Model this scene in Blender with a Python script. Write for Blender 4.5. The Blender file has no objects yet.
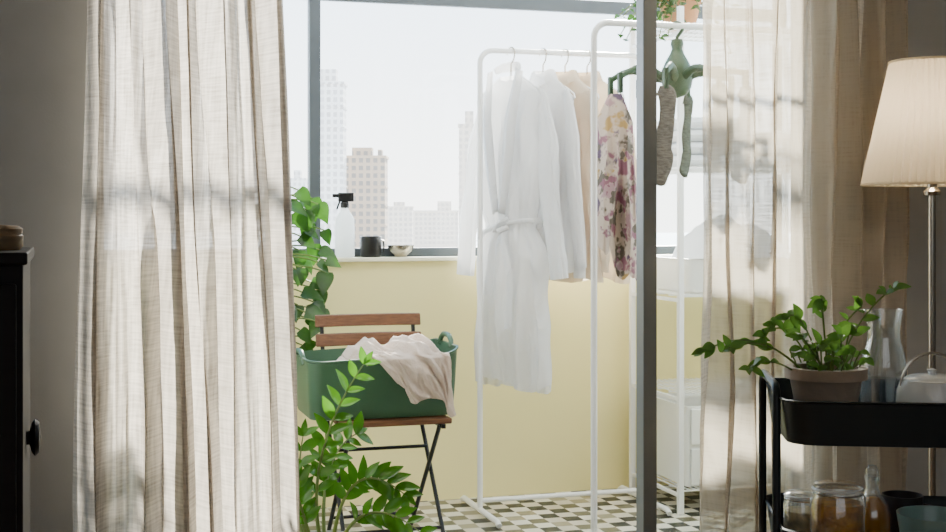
import bpy,bmesh,math,random
from math import sin,cos,pi,radians
from mathutils import Vector,Matrix,noise
random.seed(7)
SC=bpy.context.scene
COL=SC.collection
A=radians(17); CA,SA=cos(A),sin(A)
H=1.12
def B(u,v,z=0.0): return Vector((-.474+u*CA+v*SA, 5.06+u*SA-v*CA, z))
def uz(px,py,v):
    t=(px-473)/1314
    u=(t*(5.06-CA*v)+.474-SA*v)/(CA-SA*t)
    Y=5.06+SA*u-CA*v
    return u, H+(215-py)/1314*Y
# ------------------------------------------------------------ materials
def lin(c):
    return tuple(((x/255)/12.92 if x/255<=.04045 else ((x/255+.055)/1.055)**2.4) for x in c)+(1,)
def mat(name,col,rough=.6,metal=0,var=.08,scale=12,bump=0,bscale=60,stretch=(1,1,1),trans=0,spec=.5,coat=0,wrinkle=0):
    m=bpy.data.materials.new(name); m.use_nodes=True; n=m.node_tree.nodes; l=m.node_tree.links
    b=n['Principled BSDF']; c=lin(col)
    b.inputs['Roughness'].default_value=rough; b.inputs['Metallic'].default_value=metal
    b.inputs['Specular IOR Level'].default_value=spec; b.inputs['Coat Weight'].default_value=coat
    tc=n.new('ShaderNodeTexCoord'); mp=n.new('ShaderNodeMapping'); mp.inputs['Scale'].default_value=stretch
    l.new(tc.outputs['Object'],mp.inputs['Vector'])
    ns=n.new('ShaderNodeTexNoise'); ns.inputs['Scale'].default_value=scale; ns.inputs['Detail'].default_value=4
    l.new(mp.outputs[0],ns.inputs['Vector'])
    r=n.new('ShaderNodeValToRGB'); r.color_ramp.elements[0].position=.3; r.color_ramp.elements[1].position=.7
    r.color_ramp.elements[0].color=tuple(x*(1-var) for x in c[:3])+(1,)
    r.color_ramp.elements[1].color=tuple(min(1,x*(1+var)) for x in c[:3])+(1,)
    l.new(ns.outputs['Fac'],r.inputs['Fac']); l.new(r.outputs[0],b.inputs['Base Color'])
    nrm=None
    if bump:
        n2=n.new('ShaderNodeTexNoise'); n2.inputs['Scale'].default_value=bscale; l.new(mp.outputs[0],n2.inputs['Vector'])
        bp=n.new('ShaderNodeBump'); bp.inputs['Strength'].default_value=bump; bp.inputs['Distance'].default_value=.01
        l.new(n2.outputs['Fac'],bp.inputs['Height']); nrm=bp.outputs[0]
    if wrinkle:
        n3=n.new('ShaderNodeTexNoise'); n3.inputs['Scale'].default_value=6; n3.inputs['Detail'].default_value=2; n3.inputs['Distortion'].default_value=.9
        mp3=n.new('ShaderNodeMapping'); mp3.inputs['Scale'].default_value=(1,1,.45); l.new(tc.outputs['Object'],mp3.inputs[0]); l.new(mp3.outputs[0],n3.inputs['Vector'])
        s1=n.new('ShaderNodeMath'); s1.operation='SUBTRACT'; s1.inputs[1].default_value=.5; l.new(n3.outputs['Fac'],s1.inputs[0])
        s2=n.new('ShaderNodeMath'); s2.operation='ABSOLUTE'; l.new(s1.outputs[0],s2.inputs[0])
        s3=n.new('ShaderNodeMath'); s3.operation='POWER'; s3.inputs[1].default_value=.8; l.new(s2.outputs[0],s3.inputs[0])
        b3=n.new('ShaderNodeBump'); b3.invert=True; b3.inputs['Strength'].default_value=wrinkle; b3.inputs['Distance'].default_value=.04
        l.new(s3.outputs[0],b3.inputs['Height'])
        if nrm: l.new(nrm,b3.inputs['Normal'])
        nrm=b3.outputs[0]
    if nrm: l.new(nrm,b.inputs['Normal'])
    if trans:
        out=n['Material Output']; tr=n.new('ShaderNodeBsdfTranslucent'); l.new(r.outputs[0],tr.inputs['Color'])
        if nrm: l.new(nrm,tr.inputs['Normal'])
        mx=n.new('ShaderNodeMixShader'); mx.inputs[0].default_value=trans
        l.new(b.outputs[0],mx.inputs[1]); l.new(tr.outputs[0],mx.inputs[2]); l.new(mx.outputs[0],out.inputs['Surface'])
    return m
def linen(name,col,see=.2,transl=.5,fine=1.0,dark=.66):
    m=bpy.data.materials.new(name); m.use_nodes=True; n=m.node_tree.nodes; l=m.node_tree.links
    n.remove(n['Principled BSDF']); out=n['Material Output']; c=lin(col)
    tc=n.new('ShaderNodeTexCoord')
    def nz(sc,scale):
        mp=n.new('ShaderNodeMapping'); mp.inputs['Scale'].default_value=sc; l.new(tc.outputs['UV'],mp.inputs['Vector'])
        s=n.new('ShaderNodeTexNoise'); s.inputs['Scale'].default_value=scale; s.inputs['Detail'].default_value=2
        l.new(mp.outputs[0],s.inputs['Vector']); return s
    a=nz((16*fine,190*fine,1),1); b=nz((150*fine,9*fine,1),1)
    ad=n.new('ShaderNodeMath'); ad.operation='ADD'; l.new(a.outputs['Fac'],ad.inputs[0]); l.new(b.outputs['Fac'],ad.inputs[1])
    mr=n.new('ShaderNodeMapRange'); mr.inputs['From Min'].default_value=.65; mr.inputs['From Max'].default_value=1.35
    l.new(ad.outputs[0],mr.inputs['Value'])
    r=n.new('ShaderNodeValToRGB'); r.color_ramp.elements[0].color=tuple(x*1.12 if x*1.12<1 else 1 for x in c[:3])+(1,)
    r.color_ramp.elements[1].color=tuple(x*dark for x in c[:3])+(1,)
    l.new(mr.outputs[0],r.inputs['Fac'])
    d=n.new('ShaderNodeBsdfDiffuse'); t=n.new('ShaderNodeBsdfTranslucent'); tp=n.new('ShaderNodeBsdfTransparent')
    l.new(r.outputs[0],d.inputs[0]); l.new(r.outputs[0],t.inputs[0])
    m1=n.new('ShaderNodeMixShader'); m1.inputs[0].default_value=transl; l.new(d.outputs[0],m1.inputs[1]); l.new(t.outputs[0],m1.inputs[2])
    m2=n.new('ShaderNodeMixShader')
    mr2=n.new('ShaderNodeMapRange'); mr2.inputs['To Min'].default_value=see*1.7; mr2.inputs['To Max'].default_value=see*.3
    l.new(mr.outputs[0],mr2.inputs['Value'])
    lw=n.new('ShaderNodeLayerWeight'); lw.inputs[0].default_value=.5
    mr3=n.new('ShaderNodeMapRange'); mr3.inputs['To Min'].default_value=1.25; mr3.inputs['To Max'].default_value=0.0
    l.new(lw.outputs['Facing'],mr3.inputs['Value'])
    mu=n.new('ShaderNodeMath'); mu.operation='MULTIPLY'; l.new(mr2.outputs[0],mu.inputs[0]); l.new(mr3.outputs[0],mu.inputs[1])
    l.new(mu.outputs[0],m2.inputs[0])
    l.new(m1.outputs[0],m2.inputs[1]); l.new(tp.outputs[0],m2.inputs[2]); l.new(m2.outputs[0],out.inputs['Surface'])
    return m
def glass(name,tint=(1,1,1),refl=.06,edge=.5,whiten=0):
    m=bpy.data.materials.new(name); m.use_nodes=True; n=m.node_tree.nodes; l=m.node_tree.links
    n.remove(n['Principled BSDF']); out=n['Material Output']
    tp=n.new('ShaderNodeBsdfTransparent'); tp.inputs[0].default_value=tint+(1,)
    gl=n.new('ShaderNodeBsdfGlossy'); gl.inputs['Roughness'].default_value=.03
    lw=n.new('ShaderNodeLayerWeight'); lw.inputs[0].default_value=.25
    mr=n.new('ShaderNodeMapRange'); mr.inputs['To Min'].default_value=refl; mr.inputs['To Max'].default_value=edge
    l.new(lw.outputs['Facing'],mr.inputs['Value'])
    mx=n.new('ShaderNodeMixShader'); l.new(mr.outputs[0],mx.inputs[0]); l.new(tp.outputs[0],mx.inputs[1]); l.new(gl.outputs[0],mx.inputs[2])
    last=mx
    if whiten:
        tl=n.new('ShaderNodeBsdfTranslucent'); tl.inputs[0].default_value=(.95,.97,.97,1)  # white mixed in, strongest at the edges, to brighten dark-looking glass
        mr2=n.new('ShaderNodeMapRange'); mr2.inputs['To Min'].default_value=whiten*.2; mr2.inputs['To Max'].default_value=whiten*7
        l.new(lw.outputs['Facing'],mr2.inputs['Value'])
        m3=n.new('ShaderNodeMixShader'); l.new(mr2.outputs[0],m3.inputs[0]); l.new(mx.outputs[0],m3.inputs[1]); l.new(tl.outputs[0],m3.inputs[2]); last=m3
    l.new(last.outputs[0],out.inputs['Surface']); return m
M={}
M['wall']=mat('painted_plaster_grey',(172,174,174),.9,var=.03,bump=.05,bscale=200)
M['yellow']=mat('painted_parapet_yellow',(248,236,168),.55,var=.02,scale=4,bump=.02)
M['white']=mat('white_paint',(238,238,234),.45,var=.02)
M['sill']=mat('cream_sill_paint',(242,236,206),.45,var=.02)
M['ceil']=mat('ceiling_paint',(236,236,232),.9,var=.02)
M['frame']=mat('window_frame_grey',(78,85,90),.45,.1,var=.05)
M['alu']=mat('door_frame_aluminium',(118,122,125),.4,.25,var=.04)
M['rack']=mat('white_powder_coat',(240,240,238),.35,var=.01)
M['wood']=mat('acacia_wood',(108,70,44),.5,var=.3,scale=6,stretch=(3,30,30),bump=.1)
M['floorw']=mat('oak_floor',(130,104,78),.6,var=.2,scale=5,stretch=(2,20,1))
M['blk']=mat('black_powder_coat',(18,20,22),.4,.2,var=.1)
M['trol']=mat('trolley_black_steel',(26,34,38),.45,.2,var=.05,bump=.03,bscale=400)
M['cab']=mat('black_brown_laminate',(12,12,15),.6,var=.2,scale=8,stretch=(1,1,12),spec=.2)
M['green']=mat('green_plastic',(60,94,70),.42,var=.04)
M['octo']=mat('olive_green_plastic',(48,76,46),.45,var=.05)
M['terra']=mat('clay_pot',(168,148,128),.85,var=.15,bump=.15)
M['terra2']=mat('terracotta_orange',(186,130,88),.85,var=.12,bump=.15)
M['greypot']=mat('grey_pot',(150,150,145),.7,var=.1)
M['soil']=mat('potting_soil',(50,38,28),.95,var=.4,scale=60,bump=.6)
M['leaf']=mat('leaf_green',(46,84,24),.30,var=.45,scale=9,trans=.40)
M['leafz']=mat('leaf_glossy_green',(70,122,28),.14,var=.4,scale=8,trans=.45)
M['leafh']=mat('leaf_herb_green',(98,140,54),.42,var=.3,scale=20,trans=.4)
M['stem']=mat('stem_green',(98,118,52),.5,var=.2)
M['bark']=mat('moss_pole_bark',(80,62,42),.95,var=.4,scale=50,bump=.8)
M['wcloth']=mat('white_cotton',(240,240,240),.85,var=.01,bump=.08,bscale=40,trans=.42,spec=.1,wrinkle=.55)
M['wcloth2']=mat('white_terry',(228,230,232),.95,var=.03,bump=.3,bscale=120,trans=.25,spec=.1)
M['cream']=mat('cream_linen_shirt',(232,219,200),.9,var=.03,bump=.12,bscale=45,trans=.42,spec=.1,wrinkle=.5)
M['throw']=mat('blush_cotton_throw',(220,203,190),.92,var=.05,bump=.3,bscale=140,trans=.2,spec=.1,wrinkle=.4)
M['sock1']=mat('grey_marl_knit',(120,114,108),.95,var=.35,scale=60,bump=.3,trans=.2,stretch=(1,1,3))
M['sock2']=mat('olive_grey_knit',(90,94,80),.95,var=.4,scale=45,bump=.3,trans=.2,stretch=(1,1,4))
M['chrome']=mat('brushed_nickel',(190,182,170),.25,1,var=.03)
M['blackp']=mat('black_plastic',(14,14,16),.35,var=.05)
M['ceram']=mat('white_ceramic',(232,232,228),.2,var=.02,coat=.3)
M['dark']=mat('dark_stoneware',(44,36,36),.4,var=.15,coat=.3)
M['teal']=mat('sage_stoneware',(142,170,162),.35,var=.06,coat=.3)
M['jarwood']=mat('turned_wood_jar',(128,104,74),.6,var=.25,scale=10,stretch=(1,1,8))
M['orange']=mat('dried_apricot',(234,166,70),.6,var=.4,scale=50,bump=.6,bscale=60,trans=.3)
M['pasta']=mat('dried_pasta',(222,198,150),.6,var=.35,scale=70,bump=.6,bscale=70,trans=.2)
M['oil']=mat('golden_oil',(206,150,46),.15,var=.08,trans=.5)
M['bottle']=mat('frosted_white_plastic',(230,234,235),.35,var=.02,trans=.5)
M['lin']=linen('linen_curtain_dense',(203,195,184),.065,.5,dark=.54)
M['sheer']=linen('linen_curtain_sheer',(216,203,184),.22,.5,dark=.6)
M['glass']=glass('clear_window_glass',(.97,.985,.98),.015,.25)
M['jar']=glass('clear_jar_glass',(.98,.99,.985),.10,.6,whiten=.045)
def shade_mat():
    m=bpy.data.materials.new('pleated_shade_fabric'); m.use_nodes=True; n=m.node_tree.nodes; l=m.node_tree.links
    n.remove(n['Principled BSDF']); out=n['Material Output']
    d=n.new('ShaderNodeBsdfDiffuse'); t=n.new('ShaderNodeBsdfTranslucent')
    ns=n.new('ShaderNodeTexNoise'); ns.inputs['Scale'].default_value=150
    r=n.new('ShaderNodeValToRGB'); r.color_ramp.elements[0].color=lin((236,224,198)); r.color_ramp.elements[1].color=lin((246,236,214))
    l.new(ns.outputs['Fac'],r.inputs['Fac']); l.new(r.outputs[0],d.inputs[0]); l.new(r.outputs[0],t.inputs[0])
    mx=n.new('ShaderNodeMixShader'); mx.inputs[0].default_value=.45
    l.new(d.outputs[0],mx.inputs[1]); l.new(t.outputs[0],mx.inputs[2]); l.new(mx.outputs[0],out.inputs['Surface']); return m
M['shade']=shade_mat()
def tiles():
    m=bpy.data.materials.new('mosaic_floor_tiles'); m.use_nodes=True; n=m.node_tree.nodes; l=m.node_tree.links
    b=n['Principled BSDF']; b.inputs['Roughness'].default_value=.45
    tc=n.new('ShaderNodeTexCoord'); mp=n.new('ShaderNodeMapping'); mp.inputs['Scale'].default_value=(15,15,15)
    l.new(tc.outputs['Object'],mp.inputs[0])
    ck=n.new('ShaderNodeTexChecker'); ck.inputs['Scale'].default_value=1; l.new(mp.outputs[0],ck.inputs[0])
    fl=n.new('ShaderNodeVectorMath'); fl.operation='FLOOR'; l.new(mp.outputs[0],fl.inputs[0])
    wn=n.new('ShaderNodeTexWhiteNoise'); l.new(fl.outputs[0],wn.inputs['Vector'])
    r=n.new('ShaderNodeValToRGB'); r.color_ramp.interpolation='CONSTANT'
    r.color_ramp.elements[0].color=lin((44,46,38)); r.color_ramp.elements[1].position=.45; r.color_ramp.elements[1].color=lin((104,100,76))
    e=r.color_ramp.elements.new(.75); e.color=lin((150,142,114))
    l.new(wn.outputs['Value'],r.inputs[0])
    r2=n.new('ShaderNodeValToRGB'); r2.color_ramp.interpolation='CONSTANT'
    r2.color_ramp.elements[0].color=lin((224,218,200)); r2.color_ramp.elements[1].position=.6; r2.color_ramp.elements[1].color=lin((202,194,174))
    l.new(wn.outputs['Value'],r2.inputs[0])
    mx=n.new('ShaderNodeMix'); mx.data_type='RGBA'; l.new(ck.outputs['Fac'],mx.inputs[0]); l.new(r.outputs[0],mx.inputs[6]); l.new(r2.outputs[0],mx.inputs[7])
    l.new(mx.outputs[2],b.inputs['Base Color']); return m
M['tiles']=tiles()
def floral():
    m=bpy.data.materials.new('floral_print_cotton'); m.use_nodes=True; n=m.node_tree.nodes; l=m.node_tree.links
    b=n['Principled BSDF']; b.inputs['Roughness'].default_value=.85
    tc=n.new('ShaderNodeTexCoord'); v=n.new('ShaderNodeTexVoronoi'); v.inputs['Scale'].default_value=19
    nd=n.new('ShaderNodeTexNoise'); nd.inputs['Scale'].default_value=26
    l.new(tc.outputs['Object'],nd.inputs['Vector'])
    ad=n.new('ShaderNodeMixRGB'); ad.inputs[0].default_value=.12; l.new(tc.outputs['Object'],ad.inputs[1]); l.new(nd.outputs['Color'],ad.inputs[2])
    l.new(ad.outputs[0],v.inputs['Vector'])
    r=n.new('ShaderNodeValToRGB'); r.color_ramp.interpolation='CONSTANT'
    els=[(0,(142,98,112)),(.2,(200,184,168)),(.36,(180,150,96)),(.48,(106,88,108)),(.62,(176,144,148)),(.82,(104,96,84))]
    r.color_ramp.elements[0].color=lin(els[0][1]); r.color_ramp.elements[1].position=els[1][0]; r.color_ramp.elements[1].color=lin(els[1][1])
    for p,c in els[2:]:
        e=r.color_ramp.elements.new(p); e.color=lin(c)
    sp=n.new('ShaderNodeSeparateColor'); l.new(v.outputs['Color'],sp.inputs[0]); l.new(sp.outputs[0],r.inputs[0])
    r2=n.new('ShaderNodeValToRGB'); r2.color_ramp.elements[0].position=.45; r2.color_ramp.elements[1].position=.68
    l.new(v.outputs['Distance'],r2.inputs[0])
    mx=n.new('ShaderNodeMix'); mx.data_type='RGBA'; l.new(r2.outputs[0],mx.inputs[0]); l.new(r.outputs[0],mx.inputs[6]); mx.inputs[7].default_value=lin((202,186,172))
    l.new(mx.outputs[2],b.inputs['Base Color'])
    tr=n.new('ShaderNodeBsdfTranslucent'); l.new(mx.outputs[2],tr.inputs[0]); ms=n.new('ShaderNodeMixShader'); ms.inputs[0].default_value=.2
    l.new(b.outputs[0],ms.inputs[1]); l.new(tr.outputs[0],ms.inputs[2]); l.new(ms.outputs[0],n['Material Output'].inputs['Surface'])
    return m
M['floral']=floral()
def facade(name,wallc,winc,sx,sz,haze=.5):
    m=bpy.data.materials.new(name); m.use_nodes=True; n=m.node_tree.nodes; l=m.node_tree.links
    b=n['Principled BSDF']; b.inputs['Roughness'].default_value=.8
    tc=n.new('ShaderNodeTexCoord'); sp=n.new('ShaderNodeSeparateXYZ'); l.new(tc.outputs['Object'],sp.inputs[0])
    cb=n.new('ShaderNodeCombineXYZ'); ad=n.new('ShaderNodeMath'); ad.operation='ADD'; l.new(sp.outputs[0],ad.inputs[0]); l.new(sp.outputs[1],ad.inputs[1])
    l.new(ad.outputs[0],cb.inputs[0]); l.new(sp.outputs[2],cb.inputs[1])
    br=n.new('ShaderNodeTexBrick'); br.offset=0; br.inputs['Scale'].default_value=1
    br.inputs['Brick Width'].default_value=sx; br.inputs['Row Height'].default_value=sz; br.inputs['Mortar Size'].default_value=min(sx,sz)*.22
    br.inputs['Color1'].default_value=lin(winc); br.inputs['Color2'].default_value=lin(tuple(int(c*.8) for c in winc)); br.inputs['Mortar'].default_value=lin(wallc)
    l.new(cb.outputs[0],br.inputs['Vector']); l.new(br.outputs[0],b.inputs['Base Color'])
    em=n.new('ShaderNodeEmission'); em.inputs[0].default_value=(1,.97,.94,1); em.inputs[1].default_value=3.8  # aerial haze painted in as an even glow over the facade
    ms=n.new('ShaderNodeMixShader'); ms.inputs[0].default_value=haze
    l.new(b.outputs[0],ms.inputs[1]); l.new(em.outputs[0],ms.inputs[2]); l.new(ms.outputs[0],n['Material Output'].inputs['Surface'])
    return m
# ------------------------------------------------------------ builders
class MB:
    def __init__(s): s.v=[]; s.f=[]
    def add(s,V,F):
        o=len(s.v); s.v+= [tuple(x) for x in V]; s.f+=[tuple(i+o for i in f) for f in F]
    def box(s,c,d,rot=None):
        V=[]
        for x in(-1,1):
            for y in(-1,1):
                for z in(-1,1):
                    p=Vector((x*d[0]/2,y*d[1]/2,z*d[2]/2))
                    if rot: p=rot@p
                    V.append(p+Vector(c))
        s.add(V,[(0,1,3,2),(4,6,7,5),(0,4,5,1),(2,3,7,6),(0,2,6,4),(1,5,7,3)]); return s
    def tube(s,pts,r,seg=10,closed=False,flat=None,rip=None):
        pts=[Vector(p) for p in pts]; n=len(pts)
        R=r if isinstance(r,(list,tuple)) else [r]*n
        T=[]
        for i in range(n):
            if closed: a,b=pts[i-1],pts[(i+1)%n]
            else: a,b=pts[max(0,i-1)],pts[min(n-1,i+1)]
            t=(b-a); T.append(t.normalized() if t.length>1e-9 else Vector((0,0,1)))
        up=Vector((0,0,1)) if abs(T[0].z)<.9 else Vector((1,0,0))
        N=(up-T[0]*up.dot(T[0])).normalized(); V=[];F=[]
        for i in range(n):
            N=(N-T[i]*N.dot(T[i])); N.normalize(); Bn=T[i].cross(N)
            for k in range(seg):
                a=2*pi*k/seg; q=R[i]*(1+(rip(a,i/(n-1)) if rip else 0)); V.append(pts[i]+N*cos(a)*q+Bn*sin(a)*q*(flat or 1))
        for i in range(n if closed else n-1):
            for k in range(seg):
                a=i*seg+k; b=i*seg+(k+1)%seg; j=(i+1)%n
                F.append((a,b,j*seg+(k+1)%seg,j*seg+k))
        if not closed:
            F.append(tuple(range(seg-1,-1,-1))); F.append(tuple((n-1)*seg+k for k in range(seg)))
        s.add(V,F); return s
    def lathe(s,prof,seg=32,c=(0,0,0),rip=None):
        V=[];F=[]
        for r,z in prof:
            for k in range(seg):
                a=2*pi*k/seg; rr=max(r,1e-5)
                if rip: rr*=1+rip(a)
                V.append((c[0]+rr*cos(a),c[1]+rr*sin(a),c[2]+z))
        for i in range(len(prof)-1):
            for k in range(seg):
                F.append((i*seg+k,i*seg+(k+1)%seg,(i+1)*seg+(k+1)%seg,(i+1)*seg+k))
        s.add(V,F); return s
    def rr(s,levels,zf=None,n=6):
        V=[];F=[];per=4*(n+1)
        for (z,hx,hy,r) in levels:
            r=min(r,hx,hy)
            for q,(sx,sy) in enumerate(((1,1),(-1,1),(-1,-1),(1,-1))):
                for k in range(n+1):
                    a=q*pi/2+k/n*pi/2
                    x=sx*(hx-r)+r*cos(a); y=sy*(hy-r)+r*sin(a)
                    V.append((x,y,z+(zf(x,y,z) if zf else 0)))
        L=len(levels)
        for i in range(L-1):
            for k in range(per):
                F.append((i*per+k,i*per+(k+1)%per,(i+1)*per+(k+1)%per,(i+1)*per+k))
        F.append(tuple(range(per-1,-1,-1))); F.append(tuple((L-1)*per+k for k in range(per)))
        s.add(V,F); return s
    def obj(s,name,m,parent=None,smooth=True,bevel=0,sub=0,solid=0,label=None,uv=None,sharp=40):
        me=bpy.data.meshes.new(name); me.from_pydata(s.v,[],s.f); me.update()
        bm=bmesh.new(); bm.from_mesh(me); bmesh.ops.recalc_face_normals(bm,faces=bm.faces); bm.to_mesh(me); bm.free()
        if uv:
            ul=me.uv_layers.new(name='UVMap')
            for lp in me.loops: ul.data[lp.index].uv=uv[lp.vertex_index]
        me.materials.append(m)
        if smooth:
            for p in me.polygons: p.use_smooth=True
        o=bpy.data.objects.new(name,me); COL.objects.link(o)
        if smooth and not sub and sharp:
            try: me.set_sharp_from_angle(angle=radians(sharp))
            except Exception: pass
        if solid:
            d=o.modifiers.new('solid','SOLIDIFY'); d.thickness=solid; d.offset=0
        if bevel:
            d=o.modifiers.new('bevel','BEVEL'); d.width=bevel; d.segments=2; d.limit_method='ANGLE'
        if sub:
            d=o.modifiers.new('sub','SUBSURF'); d.levels=sub; d.render_levels=sub
        if parent: o.parent=parent
        if label: o['label']=label
        return o
def thing(name,loc,label,cat,yaw=A,group=None):
    e=bpy.data.objects.new(name,None); e.empty_display_size=.1; COL.objects.link(e)
    e.location=loc; e.rotation_euler=(0,0,yaw); e['label']=label; e['category']=cat
    if group: e['group']=group
    return e
def tag(o,label,cat,loc=None,yaw=None,group=None):
    o['label']=label; o['category']=cat
    if loc is not None: o.location=loc
    if yaw is not None: o.rotation_euler=(0,0,yaw)
    if group: o['group']=group
    return o
def struct(o): o['kind']='structure'; return o
def bbox(name,u0,u1,v0,v1,z0,z1,m,bevel=0):
    """structure box in balcony axes"""
    b=MB(); b.box((0,0,0),(u1-u0,v1-v0,z1-z0)); o=b.obj(name,m,smooth=False,bevel=bevel)
    o.location=B((u0+u1)/2,(v0+v1)/2,(z0+z1)/2); o.rotation_euler=(0,0,A); return struct(o)
def leaf(mb,p,d,up,L,W,heart=0,fold=.25,droop=.25,n=6):
    d=Vector(d).normalized(); up=Vector(up); side=d.cross(up)
    if side.length<.01: side=d.cross(Vector((1,0,0)))
    side.normalize(); nrm=side.cross(d).normalized(); V=[];F=[]
    for i in range(n+1):
        t=i/n
        if heart: w=W*.5*(sin(pi*min(1,(t*.88+.12))**.62))
        else: w=W*.5*(sin(pi*min(1,t*.94+.03)**.85))
        w=max(w,.0008)
        c=Vector(p)+d*(L*t)-nrm*(droop*L*t*t)
        V+=[c+side*w+nrm*w*fold, c, c-side*w+nrm*w*fold]
    for i in range(n):
        a=i*3; F+=[(a,a+1,a+4,a+3),(a+1,a+2,a+5,a+4)]
    mb.add(V,F)
# ------------------------------------------------------------ structure
bbox('floor',-1.7,2.05,-.17,1.67,-.1,0,M['tiles'])
bbox('floor',-3.1,3.1,1.67,7.1,-.1,0,M['floorw'])
bbox('wall_back',-1.7,2.05,-.15,0,0,.94,M['yellow'])
bbox('trim_1',-1.6,1.95,-.15,.025,.94,.956,M['sill'],.003)   # sill board
bbox('wall_left',-1.75,-1.6,-.15,1.55,0,2.75,M['wall'])
bbox('wall_right',1.95,2.05,-.15,1.55,0,.956,M['yellow'])
bbox('ceiling',-1.75,2.05,-.17,1.67,2.75,2.85,M['ceil'])
bbox('wall_front',-3.1,-.95,1.55,1.67,0,2.5,M['wall'])
bbox('wall_front',1.0,3.1,1.55,1.67,0,2.5,M['wall'])
bbox('wall_front',-.95,1.0,1.55,1.67,2.25,2.5,M['wall'])
bbox('ceiling',-3.1,3.1,1.67,7.1,2.5,2.6,M['ceil'])
bbox('wall_side',-3.2,-3.1,1.55,7.1,0,2.5,M['wall'])
bbox('wall_side',3.1,3.2,1.55,7.1,0,2.5,M['wall'])
bbox('wall_rear',-3.1,3.1,7.1,7.2,0,2.5,M['wall'])
# back window frame
b=MB(); cx=.175
def fb(u0,u1,z0,z1,t=.06,v=-.10): b.box((( u0+u1)/2-cx,-v-0,(z0+z1)/2),(u1-u0,t,z1-z0))
um=uz(314,100,-.1)[0]
fb(-1.6,1.95,.956,.990); fb(-1.6,1.95,1.957,2.010,.03); fb(-1.6,1.95,2.7,2.75)
for u in(-1.57,um,1.92): fb(u-.022,u+.022,.956,2.75,.05)
fr=b.obj('window_1',M['frame'],smooth=False,bevel=.004); fr.location=B(cx,0,0); fr.rotation_euler=(0,0,A); struct(fr)
g=MB(); g.box((0,.10,1.86),(3.5,.006,1.75)); o=g.obj('glass_pane',M['glass'],parent=fr,smooth=False)
# side window
b=MB()
for z0,z1 in((.956,.995),(1.957,2.010),(2.7,2.75)): b.box((0,0,(z0+z1)/2),(.06,1.55,z1-z0))
for y in(-.75,.75): b.box((0,y,1.85),(.06,.05,1.79))
o=b.obj('window_2',M['frame'],smooth=False,bevel=.004); o.location=B(2.0,.78,0); o.rotation_euler=(0,0,A); struct(o)
g=MB(); g.box((0,0,1.85),(.006,1.45,1.75)); g.obj('glass_pane',M['glass'],parent=o,smooth=False)
# sliding door leaf
up=uz(646.5,200,1.6)[0]
dr=MB(); dr.box((0,0,1.125),(.042,.05,2.25)); dr.box((.53,0,1.125),(.05,.05,2.25)); dr.box((.265,0,.04),(.5,.05,.08)); dr.box((.265,0,2.21),(.5,.05,.08))
dob=dr.obj('door_1',M['alu'],smooth=False,bevel=.003); dob.location=B(up,1.6,0); dob.rotation_euler=(0,0,A); struct(dob)
g=MB(); g.box((.27,0,1.12),(.49,.008,2.1)); g.obj('glass_pane',M['glass'],parent=dob,smooth=False)
# ------------------------------------------------------------ outside
gr=MB(); gr.box((0,0,0),(3000,3000,.5)); o=gr.obj('ground',mat('hazy_city_ground',(214,220,222),.9,var=.1,scale=.02),smooth=False); o.location=(0,1550,-40); struct(o)  # distance haze put into the pale ground colour
def building(px0,px1,ytop,Y,depth,m,label,steps):
    x0=(px0-473)/1314*Y; x1=(px1-473)/1314*Y; zt=H+(215-ytop)/1314*Y
    w=x1-x0; h=zt+39.7
    e=thing('apartment_building',((x0+x1)/2,Y+depth/2,-39.7),label,'building',0)
    b=MB(); b.box((0,0,h/2),(w,depth,h))
    for k in range(1,int(h/9)): b.box((0,0,k*9),(w+.8,depth+.8,.5))
    b.obj('facade',m,e,smooth=False)
    r=MB(); r.box((0,0,h+.6),(w+1.2,depth+1.2,1.2))
    for (fx,fw,fh) in steps: r.box((fx*w,0,h+1.2+fh/2),(fw*w,depth*.5,fh))
    r.obj('roof',m,e,smooth=False)
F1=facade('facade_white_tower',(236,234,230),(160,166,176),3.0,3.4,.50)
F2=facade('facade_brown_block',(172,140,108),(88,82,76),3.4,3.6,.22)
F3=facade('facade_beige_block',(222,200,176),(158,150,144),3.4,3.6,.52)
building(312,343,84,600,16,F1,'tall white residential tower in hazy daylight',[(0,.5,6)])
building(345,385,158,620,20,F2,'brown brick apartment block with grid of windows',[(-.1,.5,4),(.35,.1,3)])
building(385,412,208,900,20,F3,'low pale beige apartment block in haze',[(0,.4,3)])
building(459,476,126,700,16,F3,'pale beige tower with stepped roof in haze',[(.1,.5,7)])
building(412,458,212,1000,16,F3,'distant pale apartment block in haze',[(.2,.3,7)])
building(283,305,180,800,16,F1,'distant white apartment block in haze',[(.1,.3,5)])
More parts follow.
